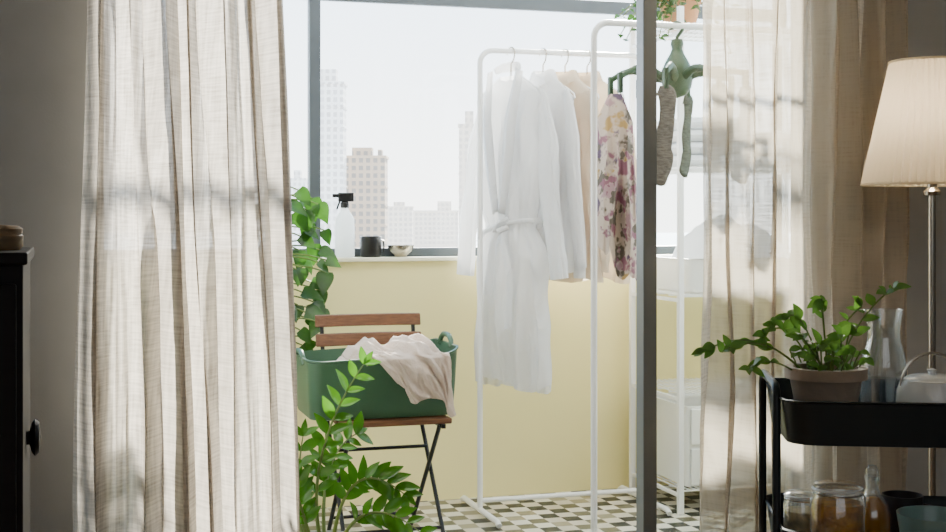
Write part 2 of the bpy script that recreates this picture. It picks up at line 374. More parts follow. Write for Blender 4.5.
# ------------------------------------------------------------ curtains
def curtain(name,ut0,ut1,ub0,ub1,v,zt,zb,n,amp,m,label,seed,warp=.05):
    NS,NR=n*24,50; V=[];F=[];UV=[]
    uc=(ut0+ut1)/2
    for j in range(NR+1):
        t=j/NR; z=zt+(zb-zt)*t
        a0=ut0+(ub0-ut0)*t; a1=ut1+(ub1-ut1)*t
        for i in range(NS+1):
            s=i/NS
            wrp=s+warp*noise.noise(Vector((s*3.6,seed,t*1.3)))+.028*noise.noise(Vector((s*10,seed+5,t*2.5)))
            ph=2*pi*n*wrp
            am=amp*max(.10,.8+1.9*noise.noise(Vector((s*5+seed,t*1.5,3))))*(.7+.4*t)
            sn=sin(ph); y=am*math.copysign(abs(sn)**.8,sn)+amp*.5*sin(ph*.47+seed+t*1.2)+.024*noise.noise(Vector((s*20,t*5,seed)))+.007*noise.noise(Vector((s*55,t*16,seed)))
            x=a0+(a1-a0)*s+.45*am*sin(2*ph)*.5
            V.append((x-uc,y,z)); UV.append((s*(ut1-ut0)*2.6,z))
    for j in range(NR):
        for i in range(NS):
            a=j*(NS+1)+i; F.append((a,a+1,a+NS+2,a+NS+1))
    mb=MB(); mb.add(V,F); o=mb.obj(name,m,uv=UV,sharp=0)
    tag(o,label,'curtain',B(uc,v,0),A); return o
ua=uz(92,100,1.78)[0]; ub=uz(271,100,1.78)[0]; uc_=uz(74,520,1.78)[0]; ud=uz(300,520,1.78)[0]
curtain('curtain',ua,ub,uc_,ud,1.81,2.36,.015,7,.050,M['lin'],'floor-length natural linen curtain gathered beside the balcony doorway',2.6,warp=.11)
ue=uz(693,100,1.78)[0]; uf=uz(903,100,1.78)[0]
curtain('curtain',ue,uf,ue+.005,uf+.005,1.80,2.36,.015,8,.034,M['sheer'],'sheer beige linen curtain pulled over glass door and wall',4.1)
e=thing('curtain_rail',B(.12,1.8,2.375),'white ceiling-mounted curtain rail above the balcony doorway','curtain rail')
MB().box((0,0,0),(2.6,.03,.025)).obj('rail',M['white'],e,smooth=False,bevel=.003)
for x in(-1,0,1): MB().box((x,0,.069),(.02,.02,.112)).obj('bracket',M['white'],e,smooth=False)
# ------------------------------------------------------------ racks
def rack(u,v,length,label,ht=1.735):
    e=thing('clothes_rack',B(u,v,0),label,'clothes rack')
    r=.0105; c=.05
    pts=[(0,0,.03)]+[(0,0,ht-c-.02)]
    pts+=[(c-c*cos(a),0,ht-c+c*sin(a)-.0) for a in [i/6*pi/2 for i in range(7)]]
    pts+=[(length-c+c*sin(a),0,ht-c+c*cos(a)) for a in [i/6*pi/2 for i in range(7)]]
    pts+=[(length,0,.03)]
    MB().tube(pts,r,12).obj('frame',M['rack'],e)
    for x in(0,length):
        MB().tube([(x,-.23,.012),(x,-.21,.022),(x,.21,.022),(x,.23,.012)],.0105,10).obj('foot',M['rack'],e)
    MB().tube([(0,0,.055),(length,0,.055)],.009,10).obj('lower_bar',M['rack'],e)
    return e
u1=uz(480,200,.30)[0]; rack(u1,.30,.665,'white metal clothes rack with shirts and a robe, by the parapet')
u2=uz(594,200,1.085)[0]; rack(u2,1.085,.78,'white metal clothes rack holding the green clip dryer')
ZB=1.735
HD=.03   # extra neck length of the hangers
def hanger(px,v,phi,label='white wire clothes hanger on the rack rail'):
    u=uz(px,52,v)[0]
    e=thing('clothes_hanger',B(u,v,ZB+.0125),label,'hanger',A+phi,'hangers on the rack')
    pts=[]
    for i in range(11):
        a=radians(205-i*20); pts.append((.020*cos(a),0,-.018+.020*sin(a)))
    pts+=[(.014,0,-.044),(0,0,-.06),(0,0,-.085-HD)]
    MB().tube(pts,.0030,8).obj('hook',M['chrome'],e)
    pts=[(0,0,-.085),(.06,0,-.098),(.13,0,-.125),(.17,0,-.150),(.175,0,-.165),(.165,0,-.172),(0,0,-.170),(-.165,0,-.172),(-.175,0,-.165),(-.17,0,-.150),(-.13,0,-.125),(-.06,0,-.098)]
    MB().tube([(x,y,z-HD) for x,y,z in pts],.003,8,closed=True).obj('shoulder_bar',M['rack'],e)
    return e,u
def ridge(x): return 1-2*abs(x)
def garment(name,u,v,phi,m,L,W,Wh,thk,label,cat,sleeves=None,seed=0,z0=None,collar='shirt',belt=False,fold=.016,slw=.055,splay=.0,neck=.052,hem=.016,slant=0):
    e=thing(name,B(u,v,(ZB+.0125-.078-HD) if z0 is None else z0),label,cat,A+phi)
    R,S=80,110; V=[];F=[]
    for i in range(R+1):
        t=i/R; d=L*t
        sh=min(1,d/.085); wt=neck+(W-neck)*(sh**.85)
        if d>.085: wt=W*(1-.12*min(1,(d-.085)/.12))
        if d>.205: wt+=(Wh-W*.88)*((d-.205)/(L-.205))
        th=.02+(thk-.02)*min(1,d/.25)
        gather=0
        if belt:
            q=math.exp(-((d-.56)/.07)**2); wt*=1-.24*q; th*=1-.25*q; gather=q
        am=fold*min(1,max(0,(d-.04))/.30)
        for k in range(S):
            a=2*pi*k/S; ca,sa=cos(a),sin(a)
            x=wt*math.copysign(abs(ca)**.85,ca); y=th*math.copysign(abs(sa)**.7,sa)
            xs=x/wt*max(W,.12); side=1 if sa>0 else 7
            lean=.5*d*sin(seed+side)
            f1=ridge(noise.noise(Vector((xs*11+seed*3+lean,seed+side,d*1.0))))
            f2=ridge(noise.noise(Vector((xs*22+seed-lean*2,seed+side+3,d*2.2))))
            f3=noise.noise(Vector((xs*11+d*6,seed+side,d*9)))
            f4=ridge(noise.noise(Vector((xs*7-d*4,seed+side+9,d*4+xs*4))))
            dsp=am*(f1*1.0+f2*.5+f4*.3-.8)*(1-.3*gather)+.005*f3
            y+=dsp*math.copysign(min(1,abs(sa)*2.2),sa)
            x+=.018*noise.noise(Vector((seed,d*5,1 if ca>0 else 9)))*(1 if abs(ca)>.5 else 0)
            z=-d-slant*t*x
            if t>.8: z+=(t-.8)/.2*hem*2*noise.noise(Vector((x*7,seed,y*8)))
            V.append((x,y,z))
    for i in range(R):
        for k in range(S): F.append((i*S+k,i*S+(k+1)%S,(i+1)*S+(k+1)%S,(i+1)*S+k))
    mb=MB(); mb.add(V,F); mb.obj('body',m,e,sharp=0)
    if sleeves:
        for sgn in(-1,1):
            pts=[];rad=[];N=40
            for i in range(N+1):
                t=i/N; x=sgn*(W*.78+.045*min(1,t*5)**.6+(.012+splay)*t)+.006*sin(t*5+seed)
                z=-.062-.05*min(1,t*6)-(sleeves)*t
                pts.append((x,.010*sin(t*3+seed+sgn),z)); rad.append((slw*.5+ slw*.5*min(1,t*4))*(1-.10*t))
            rp=lambda a,t,s=seed+sgn*3: .34*ridge(noise.noise(Vector((cos(a)*1.5+s,sin(a)*1.5,t*1.6))))-.12+.06*noise.noise(Vector((cos(a)*2+s,sin(a)*2,t*8)))
            MB().tube(pts,rad,32,flat=.5,rip=rp).obj('sleeve',m,e,sharp=60)
            if collar=='shirt':
                p=pts[-1]; MB().tube([(p[0],p[1],p[2]+.02),(p[0],p[1],p[2]-.04)],[rad[-1]*1.02,rad[-1]*.97],24,flat=.5,rip=lambda a,t:.05*sin(3*a)).obj('cuff',m,e)
    if collar=='shirt':
        V=[];F=[];S=24
        for i,(r,z) in enumerate([(.050,-.015),(.048,.012),(.046,.030),(.056,.026),(.072,-.012)]):
            for k in range(S):
                a=2*pi*k/S-pi/2; dz=-.03*max(0,cos(a+pi/2))**3*(1 if i in(3,4) else .6)
                V.append((r*cos(a),r*.55*sin(a),z+dz))
        for i in range(4):
            for k in range(S): F.append((i*S+k,i*S+(k+1)%S,(i+1)*S+(k+1)%S,(i+1)*S+k))
        mb=MB(); mb.add(V,F); mb.obj('collar',m,e)
        mb=MB(); V=[];F=[]
        for i in range(31):
            d=.03+(L-.05)*i/30; y=-(.022+(thk-.02)*min(1,d/.25))-fold*.75*min(1,d/.3)-.002
            V+=[(-.015,y,-d),(.015,y,-d)]
        for i in range(30): F.append((i*2,i*2+1,i*2+3,i*2+2))
        mb.add(V,F); mb.obj('button_placket',m,e,solid=.003)
    if collar=='robe':
        for sgn in(-1,1):
            mb=MB(); V=[];F=[]; N=20
            for i in range(N+1):
                t=i/N; x=sgn*(.060*(1-t)**1.1)+sgn*.004; z=.022-.53*t; y=-.034-.036*min(1,t*3)-.004*sgn
                w=.040*(.7+.5*sin(pi*t))
                V+=[(x,y,z),(x+sgn*w*.5,y-.012,z-.005),(x+sgn*w,y+.004,z-.01)]
            for i in range(N):
                a=i*3; F+=[(a,a+1,a+4,a+3),(a+1,a+2,a+5,a+4)]
            mb.add(V,F); mb.obj('lapel',m,e,solid=.007)
        MB().tube([(.055,-.03,.02),(.04,.0,.035),(0,.018,.04),(-.04,.0,.035),(-.055,-.03,.02)],[.012,.018,.02,.018,.012],10,flat=.5).obj('collar',m,e)
    if belt:
        pts=[((Wh*.80)*cos(a),(thk+fold*.35)*sin(a)*1.1,-.575+.035*cos(a+.6)) for a in [2*pi*i/48 for i in range(48)]]
        MB().tube(pts,.010,8,closed=True).obj('belt',m,e)
        y0=-(thk+fold*.35)*1.15
        MB().tube([(.03,y0+.0,-.535),(.0,y0-.018,-.55),(-.03,y0-.01,-.585),(0,y0-.022,-.58),(.03,y0,-.565)],.011,8).obj('belt_knot',m,e)
        MB().tube([(.0,y0-.010,-.56),(.02,y0-.022,-.62),(.06,y0-.025,-.74),(.05,y0-.025,-.94)],[.009,.012,.016,.016],8,flat=.3).obj('belt_end',m,e)
        MB().tube([(.0,y0-.010,-.56),(-.03,y0-.022,-.62),(-.035,y0-.025,-.7),(-.05,y0-.025,-.82)],[.009,.012,.016,.016],8,flat=.3).obj('belt_end',m,e)
    return e
VR=.30
def ph_(d): return -radians(d)
e,u=hanger(511,VR,ph_(61)); garment('bathrobe',u,VR,ph_(61),M['wcloth'],1.165,.165,.180,.028,'long white cotton robe with tied belt hanging on the rack','robe',.64,2.0,collar='robe',belt=True,slw=.042,fold=.040,splay=.050,hem=.04)
e,u=hanger(543,VR,ph_(68)); garment('dress_shirt',u,VR,ph_(68),M['wcloth'],.72,.168,.180,.014,'white cotton shirt hanging beside the robe','shirt',.60,3.0,slw=.032,fold=.030)
e,u=hanger(565,VR,ph_(65)); garment('blouse',u,VR,ph_(65),M['cream'],.76,.168,.195,.014,'cream linen blouse hanging on the rack','shirt',.58,4.4,slw=.032,fold=.030)
e,u=hanger(587,VR,ph_(59)); garment('blouse',u,VR,ph_(59),M['cream'],.77,.168,.195,.014,'cream shirt with collar hanging on the rack','shirt',.54,5.1,slw=.032,fold=.030)
# ------------------------------------------------------------ octopus clip dryer
vO=1.085
uo,_=uz(677,30,vO)
e=thing('clip_dryer',B(uo,vO,ZB+.0125),'dark olive green octopus-shaped plastic clip dryer on the rack rail','clip dryer')
pts=[(.02*cos(radians(a)),0,-.02+.018*sin(radians(a))) for a in range(200,-30,-20)]+[(.0,0,-.05),(0,0,-.09)]
MB().tube(pts,.006,8).obj('hook',M['octo'],e)
MB().lathe([(0,-.055),(.018,-.057),(.021,-.072),(.017,-.088),(.024,-.105),(.038,-.13),(.049,-.155),(.052,-.185),(.046,-.215),(.03,-.238),(0,-.248)],28).obj('head',M['octo'],e)
arms=[]
for k in range(8):
    a=2*pi*k/8+radians(10); L=.195
    pts=[];rad=[]
    for i in range(21):
        t=i/20; r=.025+L*t; z=-.190+.030*sin(pi*t*.9)+.006*sin(t*7+k)
        pts.append((r*cos(a),r*sin(a),z)); rad.append(.015*(1-.4*t))
    MB().tube(pts,rad,10,rip=lambda q,t:.06*sin(t*40)).obj('arm',M['octo'],e); arms.append(pts[-1])
    p=pts[-1]; c=MB(); c.box((p[0]-.004,p[1],p[2]-.02),(.006,.018,.065)); c.box((p[0]+.004,p[1],p[2]-.02),(.006,.018,.065)); c.box((p[0],p[1],p[2]-.005),(.014,.016,.01))
    c.obj('clip',M['octo'],e,smooth=False,bevel=.001)
def armpos(k,dz=-.04):
    p=arms[k]; return B(uo,vO,ZB+.0125)+Matrix.Rotation(A,3,'Z')@Vector((p[0],p[1],p[2]+dz))
def sock(k,m,label,L=.26,seed=0,w=.030):
    P=armpos(k)
    pts=[];rad=[]
    for i in range(30):
        t=i/29
        if t<.66: x=.008*sin(t*8+seed); z=-L*t
        else:
            q=(t-.66)/.34; x=-.035*q**1.3; z=-L*.66-L*.34*q*.9
        pts.append((x,0,z)); rad.append(w*(1-.15*sin(t*4))*(.45 if i==0 else (.75 if i==1 else (.55 if i==29 else 1))))
    o=MB().tube(pts,rad,20,flat=.24,rip=lambda a,t:.24*noise.noise(Vector((cos(a)*2+seed,sin(a)*2,t*5)))).obj('sock',m,sub=1); tag(o,label,'sock',P,A+seed,group='socks on the clip dryer')
    MB().tube([(0,0,-.004),(0,0,-.035)],[w*.6,w*1.02],16,flat=.30).obj('sock_cuff',m,o)
sock(5,M['sock1'],'grey marl sock clipped to the green dryer',.32,-.2); sock(1,M['sock2'],'olive grey sock clipped to the green dryer',.29,.6,.030); sock(6,M['wcloth2'],'white sock clipped to the green dryer',.24,-.4); sock(7,M['wcloth2'],'white sock clipped to the green dryer',.32,.2,.036); sock(0,M['sock1'],'grey marl sock clipped to the green dryer',.20,.9,.028)
P=armpos(3,-.045)+Vector((.02,0,0)); ee=garment('floral_blouse',0,0,0,M['floral'],.50,.062,.082,.045,'sleeveless mauve and ochre floral blouse clipped to the green dryer','blouse',None,6.7,collar='none',fold=.056,neck=.022,hem=.10,slant=.8); ee.location=P; ee.rotation_euler=(0,0,A-.2)
# ------------------------------------------------------------ shelving unit
SU,SW=1.15,.7
e=thing('shelving_unit',B(SU,.29,0),'white wire shelving unit standing in the balcony corner','shelving unit')
for x in(0,SW):
    for y in(-.22,.22):
        b=MB(); b.box((x,y,.95),(.022,.022,1.9)); b.obj('post',M['rack'],e,smooth=False,bevel=.003)
    for z in(.09,.45,.82,1.3,1.82): MB().box((x,0,z-.02),(.012,.42,.012)).obj('side_rail',M['rack'],e,smooth=False)
for z in(.09,.45,.82,1.3,1.84):
    b=MB()
    for y in(-.2,-.1,0,.1,.2): b.box((SW/2,y,z-.006),(SW-.02,.006,.006))
    for i in range(29): b.box((.015+i*(SW-.03)/28,0,z),(.004,.43,.004))
    b.obj('wire_shelf',M['rack'],e,smooth=False)
e2=thing('storage_box',B(SU+.33,.29,.096),'white drawer box on the lowest wire shelf','storage box')
MB().rr([(0,.29,.19,.01),(.30,.29,.19,.01),(.30,.28,.18,.01),(.01,.28,.18,.01)]).obj('body',M['white'],e2)
for zz in(.075,.225):
    MB().box((0,-.196,zz),(.55,.012,.135)).obj('drawer_front',M['white'],e2,smooth=False,bevel=.003)
    MB().tube([(-.05,-.205,zz),(-.04,-.22,zz),(.04,-.22,zz),(.05,-.205,zz)],.004,8).obj('drawer_handle',M['chrome'],e2)
e2=thing('storage_bin',B(SU+.33,.29,.825),'translucent white storage bin on the wire shelf','storage bin')
MB().rr([(0,.26,.16,.03),(.13,.29,.19,.03),(.13,.30,.20,.03),(.125,.28,.18,.03),(.01,.25,.15,.03)]).obj('body',M['white'],e2)
MB().rr([(0,.02,.02,.005),(0.012,.02,.02,.005)]).obj('handle',M['white'],e2).location=(0,-.2,.11)
for (sx,z0,nn) in((.18,1.304,4),(.5,1.304,3)):
    z=z0
    for i in range(nn):
        h=.045
        o=MB().rr([(0,.12,.15,.03),(.01,.135,.165,.03),(h*.5,.14,.17,.03),(h-.008,.135,.165,.03),(h,.12,.15,.03)],zf=lambda x,y,z:.004*noise.noise(Vector((x*20,y*20,z*30)))).obj('folded_towel',M['wcloth2'])
        tag(o,'folded white terry towel stacked on the wire shelf','towel',B(SU+sx,.29,z+.002),A,'folded towels'); z+=h+.003
e2=thing('laundry_pile',B(SU+.33,.29,.93),'white laundry heaped in the storage bin','laundry')
mb=MB(); V=[];F=[]
for j in range(23):
    for k in range(60):
        q=j/22; r=.24*q; a=2*pi*k/60; x=r*cos(a)*1.08; y=r*.7*sin(a)
        V.append((x,y,.13*(1-q**4)*(1+.6*noise.noise(Vector((x*9,y*9,1))))+.05*ridge(noise.noise(Vector((x*13,y*13,3))))*(1-q)))
for j in range(22):
    for k in range(60): F.append((j*60+k,j*60+(k+1)%60,(j+1)*60+(k+1)%60,(j+1)*60+k))
mb.add(V,F); mb.obj('heaped_cloth',M['wcloth2'],e2,sharp=0)
# ------------------------------------------------------------ plants
def pot(e,r,h,m,soil=True,rim=.012,taper=.75,label=None):
    MB().lathe([(0,0),(r*taper,0),(r*.98,h*.8),(r,h*.82),(r+rim*.3,h*.83),(r+rim*.3,h),(r-.008,h),(r*.9,h*.8),(r*.6,h*.78),(0,h*.78)],36).obj('pot',m,e,label=label)
    s=MB().lathe([(0,h*.86),(r*.5,h*.87),(r*.93,h*.85),(r*.93,h*.80)],28); s.obj('soil',M['soil'],e)
def bez(p0,p1,p2,n):
    return [Vector(p0)*(1-t)**2+Vector(p1)*2*t*(1-t)+Vector(p2)*t*t for t in [i/n for i in range(n+1)]]
# ZZ plant
uZ,_=uz(322,400,1.15)
e=thing('zz_plant',B(uZ,1.15,0),'glossy green plant with feathery stems in a grey pot','potted plant')
pot(e,.11,.165,M['greypot'])
def K(px,py,v=1.15):
    u,z=uz(px,py,v); return (u-uZ,-(v-1.15),z)
st=MB(); lf=MB()
stems=[((0.0,0,.14),K(300,455,1.14),K(364,364,1.10)),((-.03,.02,.14),K(292,500),K(303,436)),((.03,.0,.14),K(345,445,1.2),K(404,494,1.25)),
 ((.04,-.03,.14),K(362,485,1.25),K(420,532,1.32)),((-.03,-.03,.14),K(300,500,1.25),K(290,476,1.28)),
 ((-.04,.02,.14),K(270,440,1.0),K(250,405,1.0)),((.01,.0,.14),K(316,455,1.05),K(356,434,1.00))]
for si,(p0,p1,p2) in enumerate(stems):
    pts=bez(p0,p1,p2,26); st.tube(pts,[.0065*(1-.75*i/26) for i in range(27)],8)
    n=len(pts)
    for i in range(8,n,2 if si in(0,2) else 3):
        t=(pts[min(n-1,i+1)]-pts[i-1]).normalized()
        sd=t.cross(Vector((random.uniform(-.3,.3),-1,.25))).normalized()
        for sg in(-1,1):
            d=(sd*sg+t*.9+Vector((0,random.uniform(-.45,.15),random.uniform(-.15,.2))))
            s=.074*(1.0-.35*abs(i/n-.55))*random.uniform(.8,1.15)
            leaf(lf,pts[i],d,Vector((random.uniform(-.5,.5),-.8,.7)),s,s*.45,fold=.28,droop=.22,n=8)
    leaf(lf,pts[-1],pts[-1]-pts[-2],Vector((0,-1,.5)),.05,.02)
st.obj('stems',M['stem'],e); lf.obj('leaves',M['leafz'],e,sharp=0)
# climbing plant
uP=-.42; vP=.25
e=thing('climbing_plant',B(uP,vP,0),'tall climbing plant with heart-shaped leaves beside the folding chair','potted plant')
pot(e,.13,.30,M['greypot'])
MB().tube([(0,0,.24),(0,0,1.22)],.022,12).obj('moss_pole',M['bark'],e)
st=MB(); lf=MB()
def KP(px,py,v=.25):
    u,z=uz(px,py,v); return (u-uP,-(v-vP),z)
for k in range(26):
    z0=random.uniform(.45,1.15); a=random.uniform(-pi,0)
    tipr=random.uniform(.08,.16)
    tx=tipr*cos(a); ty=tipr*sin(a)*.6; tz=z0+random.uniform(-.02,.08)
    pts=bez((.02*cos(a),.02*sin(a),z0),(tx*.5,ty*.5,tz+.05),(tx,ty,tz),6); st.tube(pts,.0025,6)
    s=random.uniform(.06,.09)
    leaf(lf,pts[-1],Vector((cos(a)*.6,sin(a)*.5-.2,-.75+random.uniform(-.2,.5))),Vector((cos(a)*.4,-.8,.6)),s,s*.78,heart=1,fold=.15,droop=.2,n=8)
tips=[(302,200),(318,204),(295,212),(309,222),(324,230),(300,236),(314,244),(326,260),(304,258),(318,262),(297,270),(311,282),(326,272),(302,292),(314,302),(298,305),(307,318),(318,322),(300,330),(312,340),(299,250),(307,210),(298,190),(312,198),(306,230),(302,268),(320,290),(305,312),(302,345),(320,250),(322,310)]
for (px,py) in tips:
    tp=Vector(KP(px,py,random.uniform(.18,.32)))
    z0=tp.z-random.uniform(-.05,.1); z0=min(1.2,z0)
    pts=bez((.02,-.005,z0),(tp.x*.5,tp.y*.5,tp.z+.05),tuple(tp),8); st.tube(pts,.0028,6)
    s=random.uniform(.050,.088); sx=random.uniform(-.4,.9)
    leaf(lf,pts[-1],Vector((sx,-.25,-.7+random.uniform(-.2,.6))),Vector((random.uniform(-.4,.5),-.8,.6)),s,s*.8,heart=1,fold=.15,droop=.3,n=8)
st.obj('stems',M['stem'],e); lf.obj('leaves',M['leaf'],e,sharp=0)
# plant on top of shelving
e=thing('trailing_plant',B(SU+.10,.30,1.845),'small trailing plant in an orange terracotta pot on top shelf','potted plant')
pot(e,.08,.12,M['terra2'])
st=MB(); lf=MB()
for k in range(30):
    a=random.uniform(0,2*pi) if k%2 else random.uniform(pi*.75,pi*1.35); r=random.uniform(.12,.32)
    zz=random.uniform(-.08,.10) if r>.2 else random.uniform(.02,.16)
    pts=bez((0,0,.10),(r*.5*cos(a),r*.4*sin(a),.18),(r*cos(a),r*.6*sin(a),zz),10); st.tube(pts,.002,6)
    for i in range(2,11):
        leaf(lf,pts[i],Vector((random.uniform(-1,1),random.uniform(-1,.4),random.uniform(-.5,.5))),Vector((0,-.6,.8)),random.uniform(.025,.042),.024,heart=1)
st.obj('stems',M['stem'],e); lf.obj('leaves',M['leaf'],e,sharp=0)
# ------------------------------------------------------------ folding chair
e=thing('folding_chair',B(-.02,.64,0),'folding bistro chair with acacia slats and black steel frame','chair')
b=MB()
for i in range(6): b.box((0,-.185+i*.07,.447),(.37,.05,.018))
b.obj('seat',M['wood'],e,smooth=False,bevel=.004)
def slat(b,z,h,y):
    N=10;V=[];F=[]
    for i in range(N+1):
        x=-.19+.38*i/N; c=.022*(1-(x/.19)**2)
        for dy,dz in((0,-h/2),(0,h/2),(.014,h/2),(.014,-h/2)): V.append((x,y+c+dy+dz*.2,z+dz))
    for i in range(N):
        for k in range(4): F.append((i*4+k,i*4+(k+1)%4,(i+1)*4+(k+1)%4,(i+1)*4+k))
    F+=[(3,2,1,0),tuple(N*4+k for k in range(4))]; b.add(V,F)
b=MB(); slat(b,.748,.042,.215); b.obj('backrest_slat',M['wood'],e,smooth=False,bevel=.004)
b=MB(); slat(b,.682,.044,.200); b.obj('backrest_slat',M['wood'],e,smooth=False,bevel=.004)
for sx in(-1,1):
    x=sx*.165
    MB().tube([(x,.238,.76),(x,.215,.66),(x,.172,.47),(x,-.23,.008)],.0075,10).obj('back_leg',M['blk'],e)
    x=sx*.148
    MB().tube([(x,-.19,.435),(x,-.17,.41),(x,.2,.008)],.0075,10).obj('front_leg',M['blk'],e)
    MB().box((sx*.157,-.01,.43),(.012,.40,.014)).obj('seat_rail',M['blk'],e,smooth=False)
MB().tube([(-.165,-.16,.09),(.165,-.16,.09)],.006,8).obj('rung',M['blk'],e)
MB().tube([(-.148,.14,.075),(.148,.14,.075)],.006,8).obj('rung',M['blk'],e)
MB().tube([(-.165,.04,.325),(.165,.04,.325)],.006,8).obj('rung',M['blk'],e)
# laundry basket
e=thing('laundry_basket',B(-.055,.665,.458),'green flexible plastic laundry basket resting on the folding chair','basket')
def zf(x,y,z): return ((.036 if x>0 else .008)*(abs(x)/.25)**3)*max(0,z/.18)
MB().rr([(0,.222,.136,.035),(.004,.236,.150,.04),(.02,.241,.157,.042),(.09,.246,.168,.045),(.182,.251,.177,.048),(.185,.255,.181,.05),(.190,.255,.181,.05),(.191,.248,.175,.048),(.09,.242,.164,.044),(.012,.236,.148,.04)],zf=zf,n=8).obj('tub',M['green'],e)
for sx,dz in((-1,-.054),(1,-.012)):
    MB().tube([(x_*sx,y_,z_+dz) for x_,y_,z_ in [(.248,-.07,.230),(.251,-.062,.252),(.252,-.035,.266),(.252,0,.268),(.252,.035,.266),(.251,.062,.252),(.248,.07,.230)]],.009,10).obj('handle',M['green'],e)
# throw
t=thing('cotton_throw',B(-.055,.665,.458),'blush cotton throw spilling over the rim of the basket','blanket')
mb=MB(); V=[];F=[]; NJ,NK=80,70
path=[(.13,.14),(.08,.195),(.02,.232),(-.06,.240),(-.13,.222),(-.172,.212),(-.194,.200),(-.199,.17),(-.199,.13),(-.199,.09),(-.199,.062)]
for j in range(NJ+1):
    s=j/NJ*(len(path)-1); i=min(int(s),len(path)-2); q=s-i
    y=path[i][0]*(1-q)+path[i+1][0]*q; z=path[i][1]*(1-q)+path[i+1][1]*q
    tt=j/NJ; xc=.035+.100*max(0,(tt-.3)/.7)**.8; hw=.160-.065*tt
    for k in range(NK+1):
        w=k/NK*2-1; x=xc+w*hw
        f=noise.noise(Vector((w*2.0+tt*1.8,tt*1.2,2.2))); f2=ridge(noise.noise(Vector((w*3.4-tt*3.4,tt*2.6,7.1)))); f3=noise.noise(Vector((w*9,tt*9,4)))
        dz=0;dy=0
        if tt<.5: dz=.038*f+.026*f2-.012+.008*f3-.05*abs(w)**3
        else: dy=-.020*max(0,f2)-.012*abs(f)-.005*abs(f3)-.002; dz=(.06*(-w*.5)+.04*f)*max(0,(tt-.6)/.4)
        V.append((x+.020*f+.004*f3,y+dy,z+dz))
for j in range(NJ):
    for k in range(NK): a=j*(NK+1)+k; F.append((a,a+1,a+NK+2,a+NK+1))
mb.add(V,F); mb.obj('draped_cloth',M['throw'],t,solid=.003,sharp=0)
mb=MB();V=[];F=[]
for j in range(19):
    for k in range(60):
        r=j/18; a=2*pi*k/60; x=.215*r*cos(a)-.01; y=.145*r*sin(a)
        V.append((x,y,.125+.062*(1-r*r)+.030*ridge(noise.noise(Vector((x*9,y*12,5))))-.01+.008*noise.noise(Vector((x*30,y*30,5)))))
for j in range(18):
    for k in range(60): F.append((j*60+k,j*60+(k+1)%60,(j+1)*60+(k+1)%60,(j+1)*60+k))
mb.add(V,F); mb.obj('bundled_cloth',M['throw'],t,sharp=0)
# ------------------------------------------------------------ sill objects
ZS=.957
us=uz(345,240,-.03)[0]
e=thing('spray_bottle',B(us,-.035,ZS),'white plastic spray bottle with black trigger on the window sill','spray bottle')
MB().lathe([(0,0),(.036,0),(.038,.004),(.038,.12),(.036,.15),(.02,.175),(.014,.185),(.014,.195),(0,.195)],28).obj('body',M['bottle'],e)
b=MB(); b.lathe([(0,.19),(.017,.19),(.017,.21),(.012,.215),(0,.215)],20); b.box((.004,0,.232),(.06,.022,.035)); b.box((-.034,0,.238),(.03,.012,.014)); b.box((-.024,0,.205),(.007,.012,.045),Matrix.Rotation(radians(20),3,'Y')); b.obj('trigger',M['blackp'],e,bevel=.003,smooth=False)
um_=uz(371,250,-.03)[0]
e=thing('mug',B(um_,-.035,ZS),'black enamel mug on the window sill','mug')
MB().lathe([(0,0),(.038,0),(.041,.005),(.042,.078),(.040,.08),(.038,.078),(.037,.008),(0,.008)],28).obj('body',M['blackp'],e)
MB().tube([(.04,0,.065),(.050,0,.062),(.053,0,.04),(.050,0,.02),(.04,0,.015)],.003,8).obj('handle',M['blackp'],e)
ubb=uz(401,250,-.03)[0]
o=MB().lathe([(0,0),(.022,0),(.025,.006),(.045,.022),(.053,.045),(.051,.045),(.043,.024),(.022,.01),(0,.009)],32).obj('small_bowl',M['chrome']); tag(o,'small shiny metal bowl on the window sill','bowl',B(ubb,-.035,ZS),A)
# ------------------------------------------------------------ floor lamp
lu=uz(932,150,2.12)[0]
e=thing('floor_lamp',B(lu,2.12,0),'floor lamp with pleated cream shade and nickel pole','lamp')
MB().lathe([(0,0),(.13,0),(.132,.012),(.12,.02),(.02,.024),(.012,.04),(0,.04)],40).obj('base',M['chrome'],e)
MB().tube([(0,0,.03),(0,0,1.24)],.0095,14).obj('pole',M['chrome'],e)
MB().lathe([(.0,1.17),(.02,1.17),(.022,1.18),(.012,1.19),(.016,1.235),(.016,1.29),(0,1.29)],20).obj('socket',M['chrome'],e)
b=MB(); V=[];F=[];S=288
prof=[(.170,1.197),(.168,1.205),(.103,1.503),(.101,1.511)]
for i,(r,z) in enumerate(prof):
    for k in range(S):
        a=2*pi*k/S; rr=r*(1+(.036*(abs(((k%6)/3)-1)*2-1) if i in(1,2) else .006*(abs(((k%6)/3)-1)*2-1))); V.append((rr*cos(a),rr*sin(a),z))
for i in range(3):
    for k in range(S): F.append((i*S+k,i*S+(k+1)%S,(i+1)*S+(k+1)%S,(i+1)*S+k))
b.add(V,F); b.obj('shade',M['shade'],e,sharp=25)
for r,z in((.173,1.198),(.1045,1.510)):
    MB().tube([(r*cos(a),r*sin(a),z) for a in [2*pi*i/60 for i in range(60)]],.003,6,closed=True).obj('shade_trim',M['shade'],e)
b=MB()
for k in range(3):
    a=2*pi*k/3; b.tube([(.012*cos(a),.012*sin(a),1.25),(.170*cos(a),.170*sin(a),1.2)],.0018,6)
b.obj('shade_support',M['chrome'],e)
bm_=bpy.data.materials.new('bulb_glow'); bm_.use_nodes=True; bn=bm_.node_tree.nodes['Principled BSDF']; bn.inputs['Emission Color'].default_value=(1,.8,.6,1); bn.inputs['Emission Strength'].default_value=6
